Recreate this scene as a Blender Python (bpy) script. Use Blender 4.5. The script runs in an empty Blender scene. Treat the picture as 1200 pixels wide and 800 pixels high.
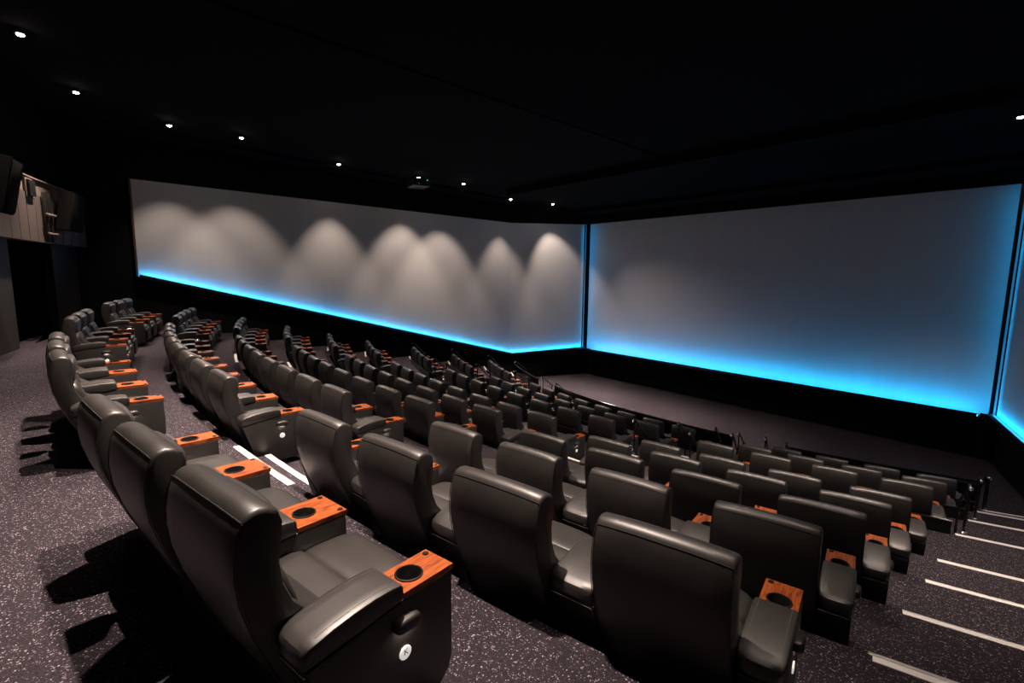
import bpy, bmesh, math, random
from mathutils import Vector, Matrix
random.seed(7)
SC = bpy.context.scene
COL = SC.collection
Z0 = 5.1                                   # camera height above the floor before the screen

# ------------------------------------------------------------------ camera
HEAD, PITCH, ROLL = math.radians(51.2), math.radians(7.7), math.radians(0.65)
fw = Vector((-math.sin(HEAD)*math.cos(PITCH), math.cos(HEAD)*math.cos(PITCH), -math.sin(PITCH)))
r0 = Vector((math.cos(HEAD), math.sin(HEAD), 0))
d0 = fw.cross(r0)
cr, sr = math.cos(ROLL), math.sin(ROLL)
RT = cr*r0 - sr*d0
DN = sr*r0 + cr*d0
cam_d = bpy.data.cameras.new('camera')
cam = bpy.data.objects.new('camera', cam_d); COL.objects.link(cam)
cam_d.sensor_width = 36; cam_d.lens = 582/1200*36; cam_d.clip_start = .05; cam_d.clip_end = 200
m = Matrix.Identity(4)
for i in range(3):
    m[i][0] = RT[i]; m[i][1] = -DN[i]; m[i][2] = -fw[i]
m[2][3] = Z0
cam.matrix_world = m
SC.camera = cam

# ------------------------------------------------------------------ world, exposure, light levels
w = bpy.data.worlds.new('world'); SC.world = w; w.use_nodes = True
w.node_tree.nodes['Background'].inputs[0].default_value = (.5, .55, .7, 1)
w.node_tree.nodes['Background'].inputs[1].default_value = 0.0
SC.view_settings.view_transform = 'Standard'
SC.view_settings.look = 'None'
SC.view_settings.gamma = 1
SC.view_settings.use_curve_mapping = False
SC.view_settings.exposure = 0.45
WARM = (1.0, .80, .68)
P_WASH = 430       # wall-washing downlights, W
P_SEAT = 2450       # downlights over the back rows
P_MID = 1000       # added downlights that brighten the right-hand seats
P_RIGHT = 200      # downlights along the right aisle
LED_C = (0.0, .42, 1.0)
E_LED_FRONT, E_LED_SIDE, E_LED_POST = 50, 32, 7

# ------------------------------------------------------------------ materials
def new_mat(name):
    mt = bpy.data.materials.new(name); mt.use_nodes = True
    nt = mt.node_tree
    return mt, nt, nt.nodes['Principled BSDF']
def plain(name, col, rough=.5, metal=0, spec=.5, bump=0, bscale=200, emit=None, es=0, coat=0):
    mt, nt, b = new_mat(name)
    b.inputs['Base Color'].default_value = (*col, 1)
    b.inputs['Roughness'].default_value = rough
    b.inputs['Metallic'].default_value = metal
    b.inputs['Specular IOR Level'].default_value = spec
    if coat: b.inputs['Coat Weight'].default_value = coat; b.inputs['Coat Roughness'].default_value = .15
    if emit:
        b.inputs['Emission Color'].default_value = (*emit, 1); b.inputs['Emission Strength'].default_value = es
    if bump:
        tc = nt.nodes.new('ShaderNodeTexCoord')
        n = nt.nodes.new('ShaderNodeTexNoise'); n.inputs['Scale'].default_value = bscale; n.inputs['Detail'].default_value = 3
        bp = nt.nodes.new('ShaderNodeBump'); bp.inputs['Strength'].default_value = bump; bp.inputs['Distance'].default_value = .002
        nt.links.new(tc.outputs['Object'], n.inputs['Vector'])
        nt.links.new(n.outputs['Fac'], bp.inputs['Height']); nt.links.new(bp.outputs['Normal'], b.inputs['Normal'])
    return mt
def ramp(nt, stops):
    r = nt.nodes.new('ShaderNodeValToRGB'); e = r.color_ramp.elements
    while len(e) < len(stops): e.new(.5)
    for q, (p, c) in zip(e, stops): q.position = p; q.color = (*c, 1)
    return r
def mat_leather():
    mt, nt, b = new_mat('black_leather')
    tc = nt.nodes.new('ShaderNodeTexCoord')
    n1 = nt.nodes.new('ShaderNodeTexNoise'); n1.inputs['Scale'].default_value = 9; n1.inputs['Detail'].default_value = 4
    rp = ramp(nt, [(.3, (.018, .0162, .0152)), (.75, (.025, .0222, .021))])
    v = nt.nodes.new('ShaderNodeTexVoronoi'); v.inputs['Scale'].default_value = 320
    n2 = nt.nodes.new('ShaderNodeTexNoise'); n2.inputs['Scale'].default_value = 14; n2.inputs['Detail'].default_value = 3
    b1 = nt.nodes.new('ShaderNodeBump'); b1.inputs['Strength'].default_value = .12; b1.inputs['Distance'].default_value = .001
    b2 = nt.nodes.new('ShaderNodeBump'); b2.inputs['Strength'].default_value = .12; b2.inputs['Distance'].default_value = .005
    L = nt.links.new
    for n in (n1, v, n2): L(tc.outputs['Object'], n.inputs['Vector'])
    L(n1.outputs['Fac'], rp.inputs['Fac']); L(rp.outputs['Color'], b.inputs['Base Color'])
    L(v.outputs['Distance'], b1.inputs['Height']); L(n2.outputs['Fac'], b2.inputs['Height'])
    L(b1.outputs['Normal'], b2.inputs['Normal']); L(b2.outputs['Normal'], b.inputs['Normal'])
    b.inputs['Roughness'].default_value = .43
    b.inputs['Specular IOR Level'].default_value = .7
    return mt
def mat_wood():
    mt, nt, b = new_mat('console_wood')
    tc = nt.nodes.new('ShaderNodeTexCoord'); oi = nt.nodes.new('ShaderNodeObjectInfo')
    mp = nt.nodes.new('ShaderNodeMapping'); mp.inputs['Scale'].default_value = (40, 5, 8)
    ad = nt.nodes.new('ShaderNodeVectorMath'); ad.operation = 'ADD'
    ml = nt.nodes.new('ShaderNodeMath'); ml.operation = 'MULTIPLY'; ml.inputs[1].default_value = 30
    n = nt.nodes.new('ShaderNodeTexNoise'); n.inputs['Scale'].default_value = 1.6; n.inputs['Detail'].default_value = 6; n.inputs['Distortion'].default_value = 1.2
    rp = ramp(nt, [(.30, (.05, .009, .002)), (.45, (.23, .043, .006)), (.62, (.36, .080, .010)), (.8, (.27, .054, .007))])
    L = nt.links.new
    L(oi.outputs['Random'], ml.inputs[0]); L(tc.outputs['Object'], mp.inputs['Vector'])
    L(mp.outputs['Vector'], ad.inputs[0]); L(ml.outputs[0], ad.inputs[1]); L(ad.outputs[0], n.inputs['Vector'])
    L(n.outputs['Fac'], rp.inputs['Fac']); L(rp.outputs['Color'], b.inputs['Base Color'])
    b.inputs['Roughness'].default_value = .5; b.inputs['Specular IOR Level'].default_value = .3; b.inputs['Coat Weight'].default_value = .1; b.inputs['Coat Roughness'].default_value = .2
    return mt
def mat_carpet():
    mt, nt, b = new_mat('speckled_carpet')
    tc = nt.nodes.new('ShaderNodeTexCoord'); L = nt.links.new
    v = nt.nodes.new('ShaderNodeTexVoronoi'); v.inputs['Scale'].default_value = 100; v.inputs['Randomness'].default_value = 1
    warp = nt.nodes.new('ShaderNodeTexNoise'); warp.inputs['Scale'].default_value = 60; warp.inputs['Detail'].default_value = 2
    mx = nt.nodes.new('ShaderNodeMix'); mx.data_type = 'RGBA'; mx.inputs[0].default_value = .018
    L(tc.outputs['Object'], warp.inputs['Vector']); L(tc.outputs['Object'], mx.inputs[6]); L(warp.outputs['Color'], mx.inputs[7])
    L(mx.outputs[2], v.inputs['Vector'])
    sep = nt.nodes.new('ShaderNodeSeparateColor'); L(v.outputs['Color'], sep.inputs[0])
    # only some cells carry a fleck, of a size of its own
    thr = nt.nodes.new('ShaderNodeMapRange'); thr.inputs[1].default_value = .12; thr.inputs[2].default_value = 1; thr.inputs[3].default_value = 0; thr.inputs[4].default_value = .47
    L(sep.outputs[0], thr.inputs[0])
    lt = nt.nodes.new('ShaderNodeMath'); lt.operation = 'LESS_THAN'; L(v.outputs['Distance'], lt.inputs[0]); L(thr.outputs[0], lt.inputs[1])
    br = nt.nodes.new('ShaderNodeMath'); br.operation = 'MULTIPLY'; L(lt.outputs[0], br.inputs[0]); L(sep.outputs[1], br.inputs[1])
    nz = nt.nodes.new('ShaderNodeTexNoise'); nz.inputs['Scale'].default_value = 140; nz.inputs['Detail'].default_value = 3
    L(tc.outputs['Object'], nz.inputs['Vector'])
    base = ramp(nt, [(.35, (.012, .009, .012)), (.7, (.040, .033, .040))]); L(nz.outputs['Fac'], base.inputs['Fac'])
    m2 = nt.nodes.new('ShaderNodeMix'); m2.data_type = 'RGBA'
    L(br.outputs[0], m2.inputs[0]); L(base.outputs['Color'], m2.inputs[6]); m2.inputs[7].default_value = (.34, .29, .32, 1)
    L(m2.outputs[2], b.inputs['Base Color'])
    b.inputs['Roughness'].default_value = .95; b.inputs['Specular IOR Level'].default_value = .1
    bp = nt.nodes.new('ShaderNodeBump'); bp.inputs['Strength'].default_value = .5; bp.inputs['Distance'].default_value = .006
    L(nz.outputs['Fac'], bp.inputs['Height']); L(bp.outputs['Normal'], b.inputs['Normal'])
    return mt
def mat_screen():
    mt, nt, b = new_mat('screen_fabric')
    tc = nt.nodes.new('ShaderNodeTexCoord'); L = nt.links.new
    mp = nt.nodes.new('ShaderNodeMapping'); mp.inputs['Scale'].default_value = (3, 3, .12)
    n = nt.nodes.new('ShaderNodeTexNoise'); n.inputs['Scale'].default_value = 2; n.inputs['Detail'].default_value = 5
    rp = ramp(nt, [(.3, (.54, .53, .52)), (.7, (.56, .55, .54))])
    L(tc.outputs['Object'], mp.inputs['Vector']); L(mp.outputs['Vector'], n.inputs['Vector'])
    L(n.outputs['Fac'], rp.inputs['Fac']); L(rp.outputs['Color'], b.inputs['Base Color'])
    b.inputs['Roughness'].default_value = .8; b.inputs['Specular IOR Level'].default_value = .2
    return mt
M = {}
M['leather'] = mat_leather()
M['wood'] = mat_wood()
M['carpet'] = mat_carpet()
M['screen'] = mat_screen()
M['seam'] = plain('dark_stitching', (.012, .011, .011), .6)
M['stitch'] = plain('grey_stitching', (.10, .09, .085), .7)
M['plastic'] = plain('black_plastic', (.010, .010, .010), .35)
M['rim'] = plain('cup_rim_plastic', (.007, .0065, .0065), .3)
M['base'] = plain('black_plinth', (.008, .008, .008), .6)
M['button'] = plain('button_metal', (.08, .08, .08), .25, .8)
M['badge'] = plain('white_badge', (.85, .83, .80), .5, emit=(1, .93, .86), es=.4)  # emission stands in for courtesy lamp light falling on the badge
M['lamp'] = plain('courtesy_lamp_lens', (.9, .9, .9), .5, emit=(1, .84, .70), es=55)
M['letter'] = plain('badge_lettering', (.02, .02, .02), .6)
M['strip'] = plain('white_step_edging', (.9, .87, .83), .45, bump=.2, bscale=300)
M['wall'] = plain('matt_black_wall', (.0032, .0030, .0030), .9, spec=.15, bump=.3, bscale=60)
M['ceil'] = plain('matt_black_ceiling', (.005, .005, .0058), .95, spec=.1, bump=.3, bscale=40)
M['trim'] = plain('satin_black_trim', (.008, .008, .009), .3)
M['ledge'] = plain('pale_cove_ledge', (.4, .4, .4), .7)
M['brown'] = plain('dark_brown_trim', (.09, .045, .028), .5)
M['speaker'] = plain('speaker_cloth', (.003, .003, .003), .95, spec=.1)
M['pier'] = plain('dark_veneer_panel', (.015, .012, .0105), .6, bump=.15, bscale=30)
M['board'] = plain('grey_brown_board', (.075, .056, .048), .6, bump=.3, bscale=25)
M['plaster'] = plain('beige_plaster', (.17, .13, .11), .8, bump=.2, bscale=60)
M['steel'] = plain('black_steel', (.012, .012, .013), .22, .3)
M['chrome'] = plain('bright_steel', (.6, .6, .6), .25, 1)
M['glassy'] = plain('gloss_black_panel', (.006, .006, .007), .12)
M['led_front'] = plain('cyan_led', (0, 0, 0), .5, emit=LED_C, es=E_LED_FRONT)
M['led_side'] = plain('cyan_led_low', (0, 0, 0), .5, emit=LED_C, es=E_LED_SIDE)
M['led_line'] = plain('cyan_led_line', (0, 0, 0), .5, emit=LED_C, es=2)
M['led_post'] = plain('cyan_led_upright', (0, 0, 0), .5, emit=LED_C, es=E_LED_POST)
M['lens'] = plain('downlight_lens', (1, 1, 1), .4, emit=(1, .88, .76), es=60)
M['green'] = plain('green_indicator', (0, .1, 0), .4, emit=(.1, 1, .2), es=2)

# ------------------------------------------------------------------ mesh helpers
def mesh_from(name, verts, faces, mats, smooth=35, mi=None):
    me = bpy.data.meshes.new(name); me.from_pydata([tuple(v) for v in verts], [], faces)
    for k in (mats if isinstance(mats, (list, tuple)) else [mats]): me.materials.append(M[k])
    bm = bmesh.new(); bm.from_mesh(me); bmesh.ops.recalc_face_normals(bm, faces=bm.faces); bm.to_mesh(me); bm.free()
    if smooth:
        me.polygons.foreach_set('use_smooth', [True]*len(me.polygons))
        me.set_sharp_from_angle(angle=math.radians(smooth))
    me.update(); return me
def sbox(c, s, n=6, cuts=5, f=None, rx=0):
    """rounded cushion: superellipsoid box, returns (verts, faces)"""
    bm = bmesh.new(); bmesh.ops.create_cube(bm, size=2)
    bmesh.ops.subdivide_edges(bm, edges=bm.edges, cuts=cuts, use_grid_fill=True)
    R = Matrix.Rotation(rx, 3, 'X')
    for v in bm.verts:
        p = v.co
        k = (abs(p.x)**n + abs(p.y)**n + abs(p.z)**n)**(1/n)
        q = Vector((p.x/k*s[0]/2, p.y/k*s[1]/2, p.z/k*s[2]/2))
        if f: q = f(q)
        v.co = R @ q + Vector(c)
    bm.verts.index_update()
    vs = [v.co.copy() for v in bm.verts]; fs = [[v.index for v in fc.verts] for fc in bm.faces]
    bm.free(); return vs, fs
def rbox(c, s, r=.008, seg=2):
    bm = bmesh.new(); bmesh.ops.create_cube(bm, size=1)
    for v in bm.verts: v.co = Vector((v.co.x*s[0]+c[0], v.co.y*s[1]+c[1], v.co.z*s[2]+c[2]))
    if r: bmesh.ops.bevel(bm, geom=list(bm.edges), offset=r, segments=seg, affect='EDGES', profile=.5)
    bm.verts.index_update()
    vs = [v.co.copy() for v in bm.verts]; fs = [[v.index for v in fc.verts] for fc in bm.faces]
    bm.free(); return vs, fs
def offset_poly(p, d):
    n = len(p); out = []
    area = sum(p[i][0]*p[(i+1) % n][1]-p[(i+1) % n][0]*p[i][1] for i in range(n))
    sgn = 1 if area > 0 else -1
    for i in range(n):
        a, b, c = Vector(p[i-1]), Vector(p[i]), Vector(p[(i+1) % n])
        e1, e2 = (b-a).normalized(), (c-b).normalized()
        n1, n2 = Vector((-e1.y, e1.x))*sgn, Vector((-e2.y, e2.x))*sgn
        h = (n1+n2); h = h/max(h.length_squared/2, .5) if h.length > 1e-6 else n1
        out.append(tuple(b + h*d))
    return out
def loft_x(prof, slices, f=None):
    """prism of a (y,z) profile along x; slices = (x, inset)"""
    vs, fs = [], []; n = len(prof)
    for x, ins in slices:
        for y, z in (offset_poly(prof, ins) if ins else prof):
            p = Vector((x, y, z)); vs.append(f(p) if f else p)
    for k in range(len(slices)-1):
        for i in range(n):
            a, b = k*n+i, k*n+(i+1) % n
            fs.append([a, b, b+n, a+n])
    fs.append(list(range(n))); fs.append([(len(slices)-1)*n+i for i in range(n)])
    return vs, fs
def edge_slices(x0, x1, r=.014, mid=(), ):
    return [(x0, r), (x0+r*.3, r*.3), (x0+r, 0)] + [(x, 0) for x in mid] + [(x1-r, 0), (x1-r*.3, r*.3), (x1, r)]
def smooth_prof(pts, it=1):
    for _ in range(it):
        o = []
        for i in range(len(pts)):
            a, b = Vector(pts[i]), Vector(pts[(i+1) % len(pts)])
            o += [tuple(a*.75+b*.25), tuple(a*.25+b*.75)]
        pts = o
    return pts
def tube(path, r, seg=6, closed=False):
    vs, fs = [], []; n = len(path); path = [Vector(p) for p in path]
    up = Vector((0, 0, 1))
    for i, p in enumerate(path):
        t = (path[(i+1) % n]-path[i-1]) if closed else (path[min(i+1, n-1)]-path[max(i-1, 0)])
        t.normalize()
        a = t.cross(up)
        if a.length < .05: a = t.cross(Vector((1, 0, 0)))
        a.normalize(); b = a.cross(t)
        for k in range(seg):
            an = 2*math.pi*k/seg; vs.append(p + a*math.cos(an)*r + b*math.sin(an)*r)
    for i in range(n if closed else n-1):
        for k in range(seg):
            j = (i+1) % n
            fs.append([i*seg+k, i*seg+(k+1) % seg, j*seg+(k+1) % seg, j*seg+k])
    if not closed: fs += [list(range(seg)), [(n-1)*seg+k for k in range(seg)]]
    return vs, fs
def lathe(prof, c, seg=20, axis='z', cap=True):
    vs, fs = [], []; n = len(prof)
    for k in range(seg):
        a = 2*math.pi*k/seg
        for r, h in prof:
            if axis == 'z': vs.append(Vector((c[0]+r*math.cos(a), c[1]+r*math.sin(a), c[2]+h)))
            else: vs.append(Vector((c[0]+h, c[1]+r*math.cos(a), c[2]+r*math.sin(a))))
    for k in range(seg):
        j = (k+1) % seg
        for i in range(n-1): fs.append([k*n+i, j*n+i, j*n+i+1, k*n+i+1])
    if cap: fs.append([k*n for k in range(seg)]); fs.append([k*n+n-1 for k in range(seg)])
    return vs, fs
def join(*parts):
    vs, fs = [], []
    for v, f in parts:
        o = len(vs); vs += list(v); fs += [[i+o for i in q] for q in f]
    return vs, fs
def mk(name, vf, mats, smooth=35): return mesh_from(name, vf[0], vf[1], mats, smooth)
def ob(name, me, parent=None, label=None, cat=None, group=None, kind=None, loc=None, rz=None):
    o = bpy.data.objects.new(name, me); COL.objects.link(o)
    if parent: o.parent = parent
    if label: o['label'] = label
    if cat: o['category'] = cat
    if group: o['group'] = group
    if kind: o['kind'] = kind
    if loc: o.location = loc
    if rz: o.rotation_euler = (0, 0, rz)
    return o

# ------------------------------------------------------------------ plan of the hall (x across, y towards the screen)
CX, CY = -8.97, 31.0                        # centre of the seating arcs
XL, XR = -18.8, .85
YF = 19.1
# row: radius of the back's rear edge, floor height, sideways shift, seat spacing
ROWS = [('A', 31.65, -1.72, 0, .88), ('B', 30.40, -2.05, -.03, .88), ('C', 29.16, -2.40, -.15, .88), ('D', 27.95, -2.74, -.25, .88),
        ('E', 26.67, -3.10, -.38, .88), ('F', 25.36, -3.46, -.49, .88), ('G', 23.60, -3.86, -.58, .872), ('H', 21.90, -4.31, -.67, .865), ('I', 20.17, -4.77, -.77, .857)]
NOSE = [ROWS[i+1][1]-.06 for i in range(8)] + [18.7]
RB = 33.2                                   # back wall
def arc(R, s, z=0):
    t = s/R
    return Vector((CX+R*math.sin(t), CY-R*math.cos(t), z))
def s_at(R, x): return math.asin(max(-1, min(1, (x-CX)/R)))*R
ROWWORD = ['back row', 'second row from the back', 'third row from the back', 'fourth row from the back', 'fifth row from the back',
           'sixth row from the back', 'third row from the front', 'second row from the front', 'front row']
def arc_band(ro, ri, so, si, z0, z1, n=24):
    """solid annular block; so/si = (s0,s1) arc limits on outer and inner radius"""
    vs = []; fs = []
    for i in range(n+1):
        t = i/n
        po = arc(ro, so[0]+(so[1]-so[0])*t); pi = arc(ri, si[0]+(si[1]-si[0])*t)
        vs += [Vector((po.x, po.y, z1)), Vector((pi.x, pi.y, z1)), Vector((pi.x, pi.y, z0)), Vector((po.x, po.y, z0))]
    for i in range(n):
        a = 4*i; b = a+4
        for k in range(4): fs.append([a+k, a+(k+1) % 4, b+(k+1) % 4, b+k])
    fs += [[0, 1, 2, 3], [4*n+k for k in range(4)]]
    return vs, fs

# ------------------------------------------------------------------ structure: floor tiers, walls, ceiling
def quadwall(p, q, z0, z1, th=.15, inward=None):
    """upright slab from p to q (2d), thickness outwards to the left of p->q"""
    p, q = Vector(p), Vector(q); d = (q-p).normalized(); n = Vector((-d.y, d.x))*th
    z0a, z0b = z0 if isinstance(z0, tuple) else (z0, z0)
    z1a, z1b = z1 if isinstance(z1, tuple) else (z1, z1)
    vs = [(p.x, p.y, z0a), (q.x, q.y, z0b), (q.x, q.y, z1b), (p.x, p.y, z1a)]
    vs += [(x+n.x, y+n.y, z) for x, y, z in vs]
    return [Vector(v) for v in vs], [[0, 1, 2, 3], [4, 5, 6, 7], [0, 1, 5, 4], [1, 2, 6, 5], [2, 3, 7, 6], [3, 0, 4, 7]]
def ceil_z(y): return Z0 + 4.0 - .045*y
fl = ob('floor', mk('floor', rbox(((XL+XR)/2, 13.4, -.1), (XR-XL+.6, 12.4, .2), 0), 'carpet', 0), kind='structure', label='flat dark speckled carpet floor before the big front screen')
# side aisles and cross aisles, as arc limits relative to the row's shift
AISLES = [('left outer aisle', None, -8.46), ('left inner aisle', -4.86, -3.58), ('right inner aisle', 3.58, 4.86), ('right outer aisle', 8.44, None)]
def strip_mesh(R, s0, s1, z, wdt=.055):
    a = arc_band(R+wdt, R-.004, (s0*(R+wdt)/R, s1*(R+wdt)/R), (s0, s1), z-.004, z+.005, 10)
    b = arc_band(R+.004, R-.006, (s0, s1), (s0, s1), z-.032, z+.005, 10)
    return join(a, b)
def aisle_span(R, sh, a):
    s0 = s_at(R, XL+.03) if a[1] is None else a[1]+sh
    s1 = s_at(R, XR-.03) if a[2] is None else a[2]+sh
    return s0, s1
for i, (nm, R, fz, sh, pt) in enumerate(ROWS):
    ro = RB if i == 0 else NOSE[i-1]; ri = NOSE[i]; z1 = Z0+fz
    znext = Z0+ROWS[i+1][2] if i < 8 else 0
    so = (s_at(ro, XL), s_at(ro, XR)); si = (s_at(ri, XL), s_at(ri, XR))
    t = ob('floor_tier', mk('floor_tier', arc_band(ro+.02, ri, so, si, znext-.3, z1, 40), 'carpet', 0), kind='structure', label='speckled dark carpet tier under the ' + ROWWORD[i])
    for a in AISLES:
        s0, s1 = aisle_span(ri, sh, a)
        ob('nosing_strip', mk('nosing_strip', strip_mesh(ri, s0, s1, z1), 'strip', 0), t, label='white edging strip in the ' + a[0])
        zh = (z1+znext)/2; rs = ri-.29
        k = rs/ri
        st = ob('aisle_step', mk('aisle_step', arc_band(ri+.01, rs, (s0, s1), (s0*k, s1*k), znext-.05, zh, 8), 'carpet', 0), kind='structure',
                label='carpeted half step down from the %s in the %s' % (ROWWORD[i], a[0]))
        ob('nosing_strip', mk('nosing_strip', strip_mesh(rs, s0*k, s1*k, zh), 'strip', 0), st, label='white edging strip')

KL, KF = (XL, 14.95), (-17.55, YF)           # left wall: kink, front corner
KR, KG = (XR-1.15, 14.4), (-2.0, YF)
wl = ob('wall_left', mk('wall_left', quadwall((XL, -3.2), KL, 0, (ceil_z(-3.2), ceil_z(14.95))), 'wall', 0), kind='structure')
ob('wall_left_front', mk('wall_left_front', quadwall(KL, KF, 0, (ceil_z(14.95), ceil_z(YF))), 'wall', 0), kind='structure')
ob('wall_front', mk('wall_front', quadwall(KF, KG, 0, ceil_z(YF)), 'wall', 0), kind='structure')
ob('wall_right_front', mk('wall_right_front', quadwall(KG, KR, 0, (ceil_z(YF), ceil_z(14.4))), 'wall', 0), kind='structure')
ob('wall_right', mk('wall_right', quadwall(KR, (XR, 9.5), 0, (ceil_z(14.4), ceil_z(9.5))), 'wall', 0), kind='structure')
ob('wall_right_rear', mk('wall_right_rear', quadwall((XR, 9.5), (XR, -3.2), 0, (ceil_z(9.5), ceil_z(-3.2))), 'wall', 0), kind='structure')
vs = [(XL-.3, -4, ceil_z(-4)), (XR+.3, -4, ceil_z(-4)), (XR+.3, YF+.3, ceil_z(YF+.3)), (XL-.3, YF+.3, ceil_z(YF+.3))]
vs = vs + [(x, y, z+.15) for x, y, z in vs]
ob('ceiling', mk('ceiling', (vs, [[0, 1, 2, 3], [4, 5, 6, 7], [0, 1, 5, 4], [1, 2, 6, 5], [2, 3, 7, 6], [3, 0, 4, 7]]), 'ceil', 0), kind='structure')
# shallow ceiling ribs across the hall and above the screens
def ceil_rib(p, q, wd, dp, name='trim_ceiling'):
    p, q = Vector(p), Vector(q); d = (q-p).normalized(); n = Vector((-d.y, d.x))*wd/2
    b = []
    for x in (p-n, p+n, q+n, q-n): b.append((x.x, x.y))
    vs = [Vector((x, y, ceil_z(y)-dp)) for x, y in b] + [Vector((x, y, ceil_z(y)-.002)) for x, y in b]
    ob(name, mk(name, (vs, [[0, 1, 2, 3], [4, 5, 6, 7], [0, 1, 5, 4], [1, 2, 6, 5], [2, 3, 7, 6], [3, 0, 4, 7]]), 'ceil', 0), kind='structure', label='matt black bulkhead under the ceiling')
ceil_rib((-16.4, 13.2), (XR, 13.2), .8, .26)
ceil_rib((XL, 18.55), (XR, 18.55), 1.0, .18)
ceil_rib((-9.0, -2), (-9.0, 13), .06, .03)
ceil_rib((XL+.45, -1), (XL+.45, 14.6), .9, .1)
# back wall: curved, with the entrance gap near the left corner, gallery above it
def back_piece(name, x0, x1, z0, z1, mat, R=RB, th=.2, label=None, parent=None, kind='structure'):
    v = arc_band(R+th, R, (s_at(R, x0)*(R+th)/R, s_at(R, x1)*(R+th)/R), (s_at(R, x0), s_at(R, x1)), z0, z1, 16)
    return ob(name, mk(name, v, mat, 0), parent, label=label, kind=kind)
ZA = Z0+ROWS[0][2]
back_piece('wall_back', -15.0, XR+.2, ZA-.4, Z0+.66, 'pier', label='dark veneered back wall behind the back row')
back_piece('wall_back_end', XL-.1, -17.35, ZA-.4, Z0+.66, 'pier', label='narrow dark wall pier in the back left corner')
back_piece('wall_back_top', XL-.1, XR+.2, Z0+2.0, ceil_z(-1.5)+.2, 'wall', R=RB+.25)
ob('wall_corridor', mk('wall_corridor', join(rbox((-16.6, -4.6, ZA+1.2), (5, .15, 3.4), 0), rbox((-19.0, -3, ZA+1.2), (.15, 3.2, 3.4), 0), rbox((-14.4, -3.4, ZA+1.2), (.15, 2.6, 3.4), 0), rbox((-16.6, -3.2, ZA+2.6), (5, 3, .12), 0)), 'wall', 0), kind='structure', label='black entrance passage beside the back row')
ob('floor_corridor', mk('floor_corridor', rbox((-16.7, -3.2, ZA-.1), (4.6, 3.4, .19), 0), 'carpet', 0), kind='structure')

# ------------------------------------------------------------------ screens and light coves
def screen_panel(p, q, zb, zt, off, name, label, mat='screen', th=.03):
    p, q = Vector(p), Vector(q); d = (q-p).normalized(); n = Vector((d.y, -d.x))
    v = quadwall(p+n*off, q+n*off, zb, zt, th)
    return mk(name, v, mat, 0)
def bar(a, b, wy, wz, n):
    """rectangular bar from a to b, width wy along horizontal n, height wz"""
    a, b, n = Vector(a), Vector(b), Vector((n[0], n[1], 0)).normalized()
    vs = []
    for p in (a, b):
        for s, h in ((-.5, -.5), (.5, -.5), (.5, .5), (-.5, .5)): vs.append(p + n*wy*s + Vector((0, 0, wz*h)))
    return vs, [[0, 1, 2, 3], [4, 5, 6, 7], [0, 1, 5, 4], [1, 2, 6, 5], [2, 3, 7, 6], [3, 0, 4, 7]]
def build_screen(name, label, cat, panels, d_led, mat, ends=.01):
    """panels: list of ((x,y),(x,y),(zb0,zb1),(zt0,zt1)) ; cove along the lower edge"""
    root = ob(name, None, label=label, cat=cat, loc=(0, 0, 0))
    for p, q, zb, zt in panels:
        P, Q = Vector(p), Vector(q); d = (Q-P).normalized(); n = Vector((d.y, -d.x))
        ob('screen_surface', screen_panel(p, q, (zb[0]-.058, zb[1]-.058), zt, .08, 'screen_surface', ''), root)
        for off, wy, wz, dz, mt, nm in ((.05+(d_led+.04)/2, d_led+.04, .02, -.07, 'ledge', 'ledge'), (.08+d_led, .006, .045, -.035, mat, 'led_strip'),
                                        (.096+d_led, .014, .105, -.035, 'trim', 'ledge_lip'), (.135, .008, .010, -.055, 'led_line', 'led_line')):
            a = (P.x+n.x*off+d.x*ends, P.y+n.y*off+d.y*ends, zb[0]+dz); b = (Q.x+n.x*off-d.x*ends, Q.y+n.y*off-d.y*ends, zb[1]+dz)
            ob(nm, mk(nm, bar(a, b, wy, wz, n), mt, 0), root)
    return root
fs = build_screen('cinema_screen', 'wide grey main screen on the front wall, lit blue from below', 'screen',
                  [((KF[0]+.1, YF), (KG[0]-.05, YF), (Z0-3.70, Z0-3.70), (Z0+2.53, Z0+2.53))], .50, 'led_front', .30)
for x, sg in ((KF[0]+.12, 1), (KG[0]-.07, -1)):
    ob('led_upright', mk('led_upright', rbox((x+sg*.03, YF-.50, Z0-.6), (.045, .006, 6.1), 0), 'led_post', 0), fs)
    ob('upright_lip', mk('upright_lip', rbox((x+sg*.02, YF-.512, Z0-.6), (.085, .012, 6.15), 0), 'trim', 0), fs)
ls = build_screen('side_screen', 'long grey wraparound side screen on the left wall, bent near its front end', 'screen',
                  [((XL, .66), KL, (Z0-.14, Z0-3.80), (Z0+2.64, Z0+2.40)), (KL, (KF[0]-.08, YF-.25), (Z0-3.80, Z0-3.66), (Z0+2.40, Z0+2.51))], .16, 'led_side')
ob('end_frame', mk('end_frame', rbox((XL+.08, .635, Z0+1.25), (.16, .05, 2.85), .004), 'brown', 0), ls)
build_screen('side_screen', 'grey wraparound side screen on the right wall, cut by the frame edge', 'screen',
             [((KG[0]+.08, YF-.25), KR, (Z0-3.66, Z0-3.80), (Z0+2.51, Z0+2.40)), (KR, (XR, 9.5), (Z0-3.80, Z0-2.5), (Z0+2.40, Z0+2.5))], .16, 'led_side')

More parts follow.
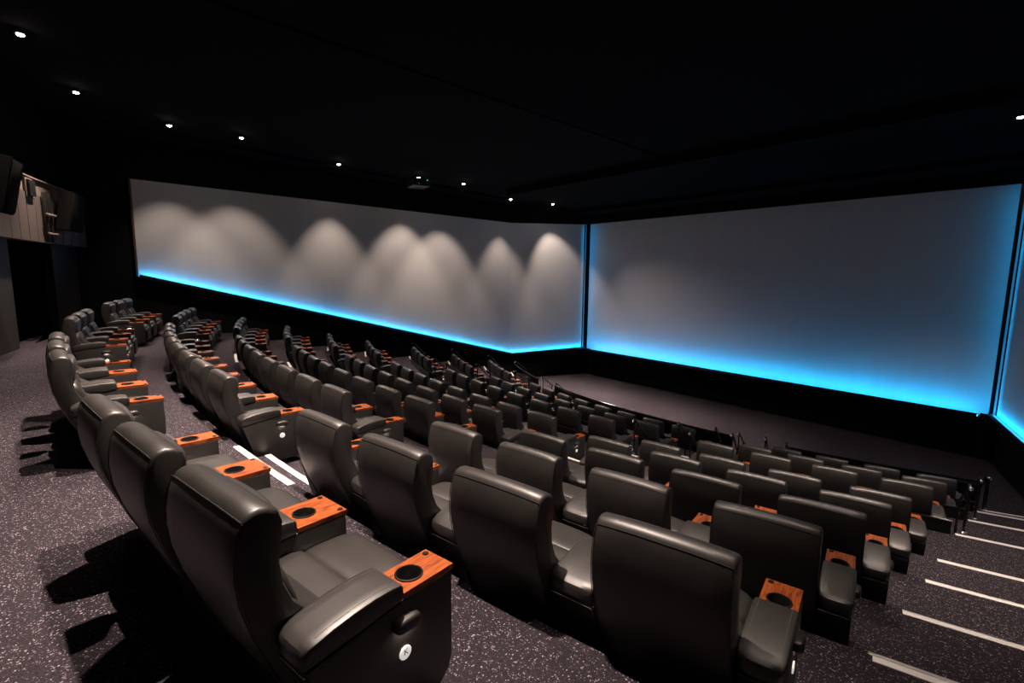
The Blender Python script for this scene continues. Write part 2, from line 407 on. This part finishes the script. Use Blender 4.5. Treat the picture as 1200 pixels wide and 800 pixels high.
# ------------------------------------------------------------------ lamps in the ceiling
def downlight(x, y, label, group, power, cone, blend, aim, size=.05, z=None, inner_fill=0):
    z = ceil_z(y) if z is None else z
    r = ob('downlight', None, label=label, cat='downlight', group=group, loc=(x, y, z))
    ob('housing', DL_H, r); ob('lens', DL_L, r)
    ld = bpy.data.lights.new('downlight_beam', 'SPOT'); ld.energy = power; ld.color = WARM; ld.spot_size = math.radians(cone); ld.spot_blend = blend; ld.shadow_soft_size = size
    lo = bpy.data.objects.new('downlight_beam', ld); COL.objects.link(lo); lo.parent = r; lo.location = (0, 0, -.075)
    lo.rotation_euler = Vector(aim).to_track_quat('-Z', 'Y').to_euler()
    if inner_fill:                                  # added spot without a fitting of its own, brightens the left seats
        l2 = ld.copy(); l2.energy = inner_fill; l2.spot_size = math.radians(84); l2.spot_blend = .9
        o2 = bpy.data.objects.new('added_inner_beam', l2); COL.objects.link(o2); o2.parent = r; o2.location = (0, 0, -.075); o2.rotation_euler = Vector((.62, 0, -1)).to_track_quat('-Z', 'Y').to_euler()
DL_H = mk('downlight_housing', lathe([(.07, .05), (.07, -.03), (.09, -.035), (.09, -.045), (.055, -.045), (.05, -.02)], (0, 0, 0), 20), 'trim')
DL_L = mk('downlight_lens', lathe([(.052, -.03), (.05, -.055), (.03, -.065)], (0, 0, 0), 16), 'lens')
WASH = [(-16.86, 1.55), (-16.6, 3.25), (-17.56, 6.4), (-17.2, 9.25), (-16.8, 11.0), (-17.86, 14.2), (-17.2, 16.15)]
ORD = ['first', 'second', 'third', 'fourth', 'fifth', 'sixth', 'seventh']
APEX = [1.75, 1.8, 1.6, 1.65, 1.5, 1.35, 1.45]
def wash_aim(x, y, za, half):
    xw = XL+.1 if y < 14.95 else XL+.1+(y-14.95)*.30
    t = math.atan2(x-xw, ceil_z(y)-.07-Z0-za)-math.radians(half*.78)
    return (-math.sin(t), .3 if y > 15 else 0, -math.cos(t))
for k, (x, y) in enumerate(WASH):
    downlight(x, y, 'bright ceiling downlight washing the left side screen, %s from the back' % ORD[k], 'downlights along the left wall', P_WASH*(.62, .66, .9, 1, 1, .9, .95)[k], 64, .6, wash_aim(x, y, APEX[k], 32), .04, inner_fill=800)
for k, y in enumerate((3.2, 6.0, 9.0, 12.0)):
    downlight(-.75, y, 'ceiling downlight over the right outer aisle, %s from the back' % ORD[k], 'downlights along the right wall', P_RIGHT, 80, .8, (-.12, 0, -1))
downlight(-1.85, 14.75, 'bright ceiling downlight at the right picture edge above the front screen corner', 'downlights along the right wall', P_RIGHT, 74, .6, (-.2, .12, -1))
for k, (x, y) in enumerate(((-5.5, 3.4), (-3.7, 5.7), (-1.9, 7.9))):  # unseen lamps added to light the seat tops from above
    downlight(x, y, 'added ceiling downlight over the right hand seats, %s from the back' % ORD[k], 'added downlights over the right seats', P_MID, 86, 1, (0, 0, -1))
for k, (x, y) in enumerate(((-15.5, -.3), (-12.5, -.9), (-7.9, .9), (-5.3, .9), (-2.8, 1.2))):
    downlight(x, y, 'ceiling downlight above the back row, %s from the left corner' % ORD[k], 'downlights above the back row', P_SEAT*(.55, .55, 1, 1, 1)[k], 70, 1, (.0, -.13, -1))

for k, x in enumerate((-15.2, -12.0, -8.8)):  # added lamps, kept out of sight, to brighten the front floor
    downlight(x, 13.76, 'added downlight hidden behind the ceiling bulkhead over the front floor, %s from the left' % ORD[k], 'added downlights behind the bulkhead', (6000, 4600, 2000)[k], 58, 1, (0, .06, -1))

# ------------------------------------------------------------------ recliner meshes (x right, y forward, z up; y = 0 at the back's rear top edge)
HW = .293
prof = [(.030, .970), (.040, .986), (.058, .997), (.082, 1.001), (.115, .994), (.145, .973), (.159, .93), (.153, .86), (.145, .79), (.155, .71), (.187, .63), (.245, .56), (.33, .505), (.375, .46), (.385, .38), (.36, .25), (.31, .12), (.285, .085), (.26, .095), (.185, .24), (.105, .42), (.045, .58), (.012, .70), (.001, .79), (.003, .86), (.013, .925)]
def crown(p):
    k = max(0, (p.z-.55)/.45)
    return Vector((p.x*(1+.012*(1-k)), p.y + .010*(p.x/HW)**2*k, p.z-.014*abs(p.x/HW)**2.5*k))
CM = {}
CM['shell'] = mk('back_shell', loft_x(prof, edge_slices(-HW, HW, .016, (-.2, -.1, 0, .1, .2)), crown), 'leather', 40)
seam = [crown(Vector((x, .030, .971))) for x in [HW*(-.97+1.94*i/12) for i in range(13)]]
def side_seam(sg):
    return [crown(Vector((sg*(HW-.003), y, z))) for y, z in ((.029, .970), (.013, .925), (.003, .86), (.001, .79), (.012, .70), (.045, .58), (.105, .42), (.185, .24))]
CM['piping'] = mk('piping', join(tube(seam, .0024, 5), tube(side_seam(1), .0024, 5), tube(side_seam(-1), .0024, 5)), 'seam')
CM['headrest'] = mk('headrest', sbox((0, .138, .845), (.52, .085, .22), 4.5, 5, lambda q: q+Vector((0, .012*(1-(q.x/.25)**2) if q.y > 0 else 0, 0)), math.radians(-6)), 'leather', 60)
CM['lumbar'] = mk('lumbar_cushion', sbox((0, .178, .63), (.50, .10, .27), 4, 5, None, math.radians(20)), 'leather', 60)
CM['tuft'] = mk('tuft_button', sbox((0, .222, .655), (.05, .03, .03), 3, 3), 'seam', 60)
CM['seat_rear'] = mk('rear_seat_cushion', sbox((0, .375, .385), (.575, .30, .15), 6, 6, lambda q: q+Vector((0, 0, .008 if q.z > 0 else 0)), math.radians(5)), 'leather', 60)
CM['seat'] = mk('seat_cushion', sbox((0, .625, .375), (.555, .30, .17), 5, 6, lambda q: q+Vector((0, 0, (.012*math.cos(q.x*5)+.004) if q.z > 0 else 0)), math.radians(-2)), 'leather', 60)
CM['legrest'] = mk('leg_rest', sbox((0, .745, .265), (.535, .11, .30), 4.5, 5), 'leather', 60)
CM['base'] = mk('base', rbox((0, .47, .06), (.62, .44, .12), .01), 'base')
apro = [(.125, .485), (.30, .515), (.502, .536), (.752, .536), (.752, .165), (.735, .11), (.69, .07), (.62, .055), (.30, .055), (.25, .07)]
def cons(x0, x1):
    """wooden console top with a round cup hole"""
    y0, y1, z0, z1 = .508, .758, .536, .558
    cx, cy, r = (x0+x1)/2, .598, .046
    n = 32; vs = []; fs = []
    for k in range(n):
        a = 2*math.pi*(k+.5)/n; c, s = math.cos(a), math.sin(a)
        t = min(((x1-cx)/c if c > 0 else (x0-cx)/c) if abs(c) > 1e-6 else 9, ((y1-cy)/s if s > 0 else (y0-cy)/s) if abs(s) > 1e-6 else 9)
        ox, oy = cx+c*t, cy+s*t
        vs += [Vector((ox, oy, z1)), Vector((cx+c*r, cy+s*r, z1)), Vector((cx+c*r, cy+s*r, z0)), Vector((ox, oy, z0))]
    corners = [(x1, y1), (x0, y1), (x0, y0), (x1, y0)]     # snap the nearest rim vertices to true corners
    for X, Y in corners:
        b = min(range(n), key=lambda k: (vs[4*k].x-X)**2+(vs[4*k].y-Y)**2)
        vs[4*b].x = vs[4*b+3].x = X; vs[4*b].y = vs[4*b+3].y = Y
    for k in range(n):
        a, b = 4*k, 4*((k+1) % n)
        for i in range(4): fs.append([a+i, b+i, b+(i+1) % 4, a+(i+1) % 4])
    return (vs, fs), (cx, cy, r, z1)
PADP = [(.122, .492), (.30, .517), (.502, .537), (.506, .560), (.504, .590), (.492, .604), (.45, .610), (.38, .611), (.30, .605), (.22, .594), (.16, .580), (.138, .572), (.122, .562), (.114, .545), (.113, .51)]
def pad_z(y):
    t = sorted(PADP[4:-2])
    for (a, za), (b, zb) in zip(t, t[1:]):
        if a <= y <= b: return za+(zb-za)*(y-a)/(b-a)
    return .56
def arm(kind, x0, x1):
    d = {}
    d['panel'] = mk('arm_panel', loft_x(apro, edge_slices(x0, x1, .010)), 'leather', 30)
    cxx = (x0+x1)/2; wd = x1-x0
    ta = bpy.data.objects.new('t_a', d['panel']); tb = bpy.data.objects.new('t_b', mk('t_b', lathe([(.0468, -.1), (.0468, .1)], (cxx, .598, .55), 28), 'plastic', 0))
    COL.objects.link(ta); COL.objects.link(tb)
    md = ta.modifiers.new('cut', 'BOOLEAN'); md.operation = 'DIFFERENCE'; md.object = tb; md.solver = 'EXACT'
    pm = bpy.data.meshes.new_from_object(ta.evaluated_get(bpy.context.evaluated_depsgraph_get())); pm.name = 'arm_panel'
    bpy.data.objects.remove(ta); bpy.data.objects.remove(tb); d['panel'] = pm
    d['pad'] = mk('arm_pad', loft_x(PADP, edge_slices(x0-.006, x1+.006, .014, [x0+(x1-x0)*t for t in (.3, .5, .7)]), lambda p: Vector((cxx+(p.x-cxx)*(1-.15*max(0, (.17-p.y)/.056)**2), p.y-.005*(1-((p.x-cxx)/wd*2)**2)*max(0, (.17-p.y)/.056), p.z))), 'leather', 28)
    lines = []
    for sg in (-1, 1):
        for dx in (.013, .018):
            pts = []
            for i in range(11):
                y = .165+.325*i/10
                pts.append((cxx+sg*(wd/2-dx)*(1-.15*max(0, (.17-y)/.056)**2), y, pad_z(y)+.0006))
            lines.append(tube(pts, .0011, 4))
    d['stitch'] = [mk('stitching', q, 'stitch') for q in lines]
    d['trim'] = mk('metal_trim', tube([(x0+.004, .118, .480), (x1-.004, .118, .480)], .003, 6), 'chrome')
    c, (cx, cy, r, z1) = cons(x0+.003, x1-.003)
    d['console'] = mk('wooden_console', c, 'wood', 30)
    d['cup'] = mk('cup_holder', lathe([(.0005, -.095), (.040, -.095), (.044, -.090), (.0455, .002), (.049, .006), (.055, .005), (.056, .0)], (cx, cy, z1), 28, 'z', False), 'rim', 45)
    pos = [(x0+.028, .735), (x1-.028, .735)]
    d['btn'] = [mk('console_button', lathe([(.0, .003), (.006, .003), (.007, .0045), (.0125, .0045), (.014, 0)], (x, y, z1), 16), 'button', 45) for x, y in pos]
    return d
ARM_W = arm('wide', .302, .547)
ARM_R = arm('end', .302, .470)
ARM_L = arm('end', -.470, -.302)
LAMP = {}
for sg, nm in ((1, 'r'), (-1, 'l')):
    x = sg*.470
    LAMP[nm, 'hood'] = mk('lamp_hood', sbox((x+sg*.012, .505, .452), (.056, .11, .062), 3.6, 6, lambda q: Vector((q.x, q.y, max(q.z, -.016)))), 'leather', 60)
    LAMP[nm, 'lens'] = mk('lamp_lens', rbox((x+sg*.012, .505, .4345), (.014, .05, .002), 0, 1), 'lamp')
    LAMP[nm, 'badge'] = mk('badge', lathe([(.0, 0), (.027, 0), (.027, sg*.004), (.022, sg*.006), (0, sg*.006)] if sg > 0 else [(.0, 0), (.027, 0), (.027, -.004), (.022, -.006), (0, -.006)], (x, .505, .325), 20, 'x'), 'badge', 45)
def add_arm(root, d, which, sides):
    p = ob('arm_panel', d['panel'], root)
    pad = ob('arm_pad', d['pad'], p)
    ob('metal_trim', d['trim'], p)
    for q in d['stitch'][1::2]: ob('stitching', q, p)
    ob('wooden_console', d['console'], p, label='orange-brown wooden console top with cup hole'); ob('cup_holder', d['cup'], p)
    for k in sides: ob('console_button', d['btn'][k], p)
    if which:
        ob('lamp_hood', LAMP[which, 'hood'], p); ob('lamp_lens', LAMP[which, 'lens'], p, label='small warm courtesy lamp'); ob('badge', LAMP[which, 'badge'], p, label='round white seat badge')
    return p
KBADGE = None
def recliner(R, s, fz, first, last, label, group):
    global KBADGE
    t = s/R
    o = arc(R, s, Z0+fz)
    root = ob('recliner', None, label=label, cat='recliner', group=group, loc=o, rz=t)
    sh = ob('back_shell', CM['shell'], root); ob('piping', CM['piping'], sh)
    ob('headrest', CM['headrest'], root); lb = ob('lumbar_cushion', CM['lumbar'], root); ob('tuft_button', CM['tuft'], lb)
    ob('seat_cushion', CM['seat'], root); ob('rear_seat_cushion', CM['seat_rear'], root); ob('leg_rest', CM['legrest'], root); ob('base', CM['base'], root)
    if last: ra = add_arm(root, ARM_R, 'r', (0,))
    else: ra = add_arm(root, ARM_W, None, (0, 1))
    if first: add_arm(root, ARM_L, 'l', (1,))
    return root, ra
NUM = ['first', 'second', 'third', 'fourth', 'fifth', 'sixth', 'seventh', 'eighth']
for i, (nm, R, fz, sh, pt) in enumerate(ROWS):
    if i == 0:
        blocks = [('left block', [-7.26, -6.38, -5.5]), ('left half of middle', [-3.1, -2.22, -1.34]), ('right half of middle', [1.34, 2.22, 3.1]), ('right block', [5.48, 6.31, 7.14])]
    else:
        blocks = [('left block', [-5.36-pt*j for j in (3, 2, 1, 0)]), ('middle block', [(j-3.5)*pt for j in range(8)]), ('right block', [5.36+pt*j for j in range(4)])]
    for bn, ss in blocks:
        for j, s in enumerate(ss):
            k = len(ss)-1-j
            lab = 'black leather recliner, %s, %s, %s seat from its right end' % (ROWWORD[i], bn, NUM[k])
            root, ra = recliner(R, s+sh, fz, j == 0, j == len(ss)-1, lab, 'black leather recliners in the ' + ROWWORD[i])
            if i == 0 and bn == 'right block' and j == len(ss)-1: KBADGE = ra
# the one badge near enough to read
cu = bpy.data.curves.new('badge_letter', 'FONT'); cu.body = 'K'; cu.size = .034; cu.align_x = 'CENTER'; cu.align_y = 'CENTER'; cu.extrude = .0003
tmp = bpy.data.objects.new('tmp', cu); COL.objects.link(tmp)
dg = bpy.context.evaluated_depsgraph_get(); lm = bpy.data.meshes.new_from_object(tmp.evaluated_get(dg)); bpy.data.objects.remove(tmp)
lm.materials.clear(); lm.materials.append(M['letter'])
lm.transform(Matrix(((0, 0, 1, .4768), (1, 0, 0, .505), (0, 1, 0, .330), (0, 0, 0, 1))))
ob('badge_lettering', lm, KBADGE, label='dark letter K on the white badge')

# ------------------------------------------------------------------ guard panels, front barrier, handrails
SECT = [('left block', -8.42, -4.9), ('middle block', -3.54, 3.54), ('right block', 4.9, 8.40)]
for i in (5, 6, 7, 8):
    R = NOSE[i]; fz = Z0+ROWS[i][2]; sh = ROWS[i][3]
    for bn, s0, s1 in SECT:
        a, b = s0+sh, s1+sh
        if i == 8:
            lab = 'gloss black barrier before the front row, ' + bn; h = .62; nm = 'front_barrier'; cat = 'barrier'; grp = 'barriers before the front row'
        else:
            lab = 'low black curved guard panel ahead of the %s, %s' % (ROWWORD[i], bn); h = .17; nm = 'guard_panel'; cat = 'guard panel'; grp = 'low guard panels between the front rows'
        g = ob(nm, None, label=lab, cat=cat, group=grp, loc=(0, 0, 0))
        ob('panel', mk('panel', arc_band(R+.075, R+.05, (a, b), (a, b), fz, fz+h, 20), 'glassy', 0), g)
        pts = [arc(R+.062, a+(b-a)*k/20, fz+h+.012) for k in range(21)]
        ob('top_rail', mk('top_rail', tube(pts, .02, 8), 'steel'), g)
HR_R = None
def handrail(R, s, fz, drop, label):
    t = s/R; root = ob('handrail', None, label=label, cat='handrail', group='black steel handrails by the front steps', loc=arc(R, s, fz), rz=t)
    for k, nm in ((0, 'post'), (1, 'post')):
        y = .03 if k == 0 else .42
        z0 = 0 if k == 0 else -drop
        z1 = .66 if k == 0 else .66-drop
        p = ob('post', mk('post', tube([(0, y, z0), (0, y, z1)], .016, 8), 'steel'), root)
        ob('foot_plate', mk('foot_plate', lathe([(.0, .0), (.035, 0), (.035, .008), (.02, .02), (0, .02)], (0, y, z0), 12), 'chrome'), p)
    ob('knob', mk('knob', sbox((0, -.045, .662), (.05, .05, .05), 2, 3), 'chrome', 60), root)
    ob('top_bar', mk('top_bar', tube([(0, -.06, .635), (0, -.02, .68), (0, .03, .69), (0, .42, .69-drop), (0, .48, .66-drop), (0, .49, .60-drop)], .019, 8), 'steel'), root)
for i in (5, 6, 7, 8):
    R = NOSE[i]; fz = Z0+ROWS[i][2]; sh = ROWS[i][3]
    zn = (Z0+ROWS[i+1][2]) if i < 8 else 0
    for w_, s in (('left outer aisle', -8.54), ('left inner aisle, left side', -4.78), ('left inner aisle, right side', -3.66), ('right inner aisle, left side', 3.66), ('right inner aisle, right side', 4.78), ('right outer aisle', 8.52)):
        handrail(R-.07, (s+sh), fz, (fz-zn)*.999, 'black steel handrail at the %s nosing, %s' % (ROWWORD[i], w_))

# ------------------------------------------------------------------ gallery with loudspeakers above the entrance, back left corner
GR = 32.95
gal = ob('wall_gallery', mk('wall_gallery', arc_band(GR+.45, GR+.03, (s_at(GR+.45, XL-.1), s_at(GR+.45, -6)), (s_at(GR+.03, XL-.1), s_at(GR+.03, -6)), Z0+.64, Z0+2.02, 30), 'plaster', 0), kind='structure', label='projection gallery front in the back left corner, boarded below a beige band')
bx = XL+.02
sb = s_at(GR, XL+.02)
k = 0
while sb < s_at(GR, -8):
    wdt = .50
    ob('board', mk('board', arc_band(GR+.03, GR, (sb+.012, sb+wdt-.012), (sb+.012, sb+wdt-.012), Z0+.62, Z0+1.68, 3), 'board', 0), gal)
    sb += wdt; k += 1
ob('cap_rail', mk('cap_rail', arc_band(GR+.2, GR-.03, (s_at(GR, XL), s_at(GR, -8)), (s_at(GR, XL), s_at(GR, -8)), Z0+2.02, Z0+2.05, 30), 'plaster', 0), gal)
def speaker(x, z, wd, hg, dp, label, tilt, yaw=0):
    s = s_at(GR, x); p = arc(GR-.16-dp/2, s*(GR-.16-dp/2)/GR, Z0+z)
    r = ob('loudspeaker', None, label=label, cat='loudspeaker', group='surround loudspeakers on the gallery', loc=p)
    r.rotation_euler = (tilt, 0, s/GR+yaw)
    bm = bmesh.new(); bmesh.ops.create_cube(bm, size=1)
    for v in bm.verts:
        tp = .72 if v.co.y < 0 else 1
        v.co = Vector((v.co.x*wd*tp, v.co.y*dp, v.co.z*hg))
    bmesh.ops.bevel(bm, geom=list(bm.edges), offset=.015, segments=2, affect='EDGES')
    me = bpy.data.meshes.new('cabinet'); bm.to_mesh(me); bm.free(); me.materials.append(M['speaker'])
    ob('cabinet', me, r)
    ob('grille', mk('grille', rbox((0, dp/2+.008, 0), (wd*.92, .016, hg*.92), .006), 'speaker'), r)
    ob('wall_bracket', mk('wall_bracket', join(rbox((0, -dp/2-.06, 0), (.06, .13, .06), .004), rbox((0, -dp/2-.125, 0), (.16, .02, .3), .004)), 'steel'), r)
speaker(-16.95, 1.42, .95, .95, .3, 'black loudspeaker on the gallery nearest the side screen', math.radians(-8))
speaker(-13.0, 1.5, .6, 1.0, .3, 'black loudspeaker on the gallery at the left picture edge', math.radians(-12))
sg_ = ob('wall_box', None, label='small dark square box on the beige gallery band', cat='box', loc=arc(GR+.02, s_at(GR, -15.6), Z0+1.78), rz=s_at(GR, -15.6)/GR)
ob('case', mk('case', rbox((0, .05, 0), (.34, .1, .34), .01), 'plastic'), sg_); ob('frame', mk('frame', join(rbox((0, .02, .19), (.42, .05, .03), .004), rbox((0, .02, -.19), (.42, .05, .03), .004), rbox((.195, .02, 0), (.03, .05, .38), .004), rbox((-.195, .02, 0), (.03, .05, .38), .004)), 'plaster'), sg_)
br = ob('service_ladder', None, label='pale metal ladder bracket beside the gallery loudspeaker', cat='ladder', loc=arc(GR-.05, s_at(GR, -16.3), Z0+1.15), rz=s_at(GR, -16.3)/GR)
for x in (-.16, .10):
    ob('upright', mk('upright', rbox((x, .02, .05), (.07, .07, 1.15), .006), 'plastic'), br)
for z in (-.32, .12): ob('rung', mk('rung', rbox((-.03, .08, z), (.5, .05, .05), .008), 'plaster'), br)

# ------------------------------------------------------------------ projectors under the ceiling
def projector(x, y, rz, label):
    z = ceil_z(y)
    r = ob('ceiling_projector', None, label=label, cat='projector', group='projectors hung for the side screens', loc=(x, y, z)); r.rotation_euler = (0, 0, rz)
    ob('hanger', mk('hanger', tube([(-.2, 0, 0), (-.2, 0, -.4)], .02, 6), 'chrome'), r); ob('hanger', mk('hanger', tube([(.2, 0, 0), (.2, 0, -.4)], .02, 6), 'chrome'), r)
    bd = ob('body', mk('body', rbox((0, 0, -.52), (.62, .75, .26), .03, 3), 'plastic'), r)
    ob('lens', mk('lens', lathe([(0, .42), (.07, .42), (.085, .36), (.085, 0), (0, 0)], (.0, .0, 0), 18), 'glassy'), bd).matrix_local = Matrix.Translation((.12, .08, -.52)) @ Matrix.Rotation(-math.pi/2, 4, 'X')
    ob('indicator', mk('indicator', rbox((-.2, .378, -.45), (.02, .01, .02), .002, 1), 'green'), bd)
    ob('vent', mk('vent', join(*[rbox((-.314, -.2+.07*k, -.52), (.012, .03, .16), .003, 1) for k in range(6)]), 'trim'), bd)
projector(-16.0, 8.6, math.radians(-100), 'black projector hung under the ceiling beside the left wall downlights')
projector(-.95, 5.5, math.radians(100), 'black projector with green light at the upper right picture edge')
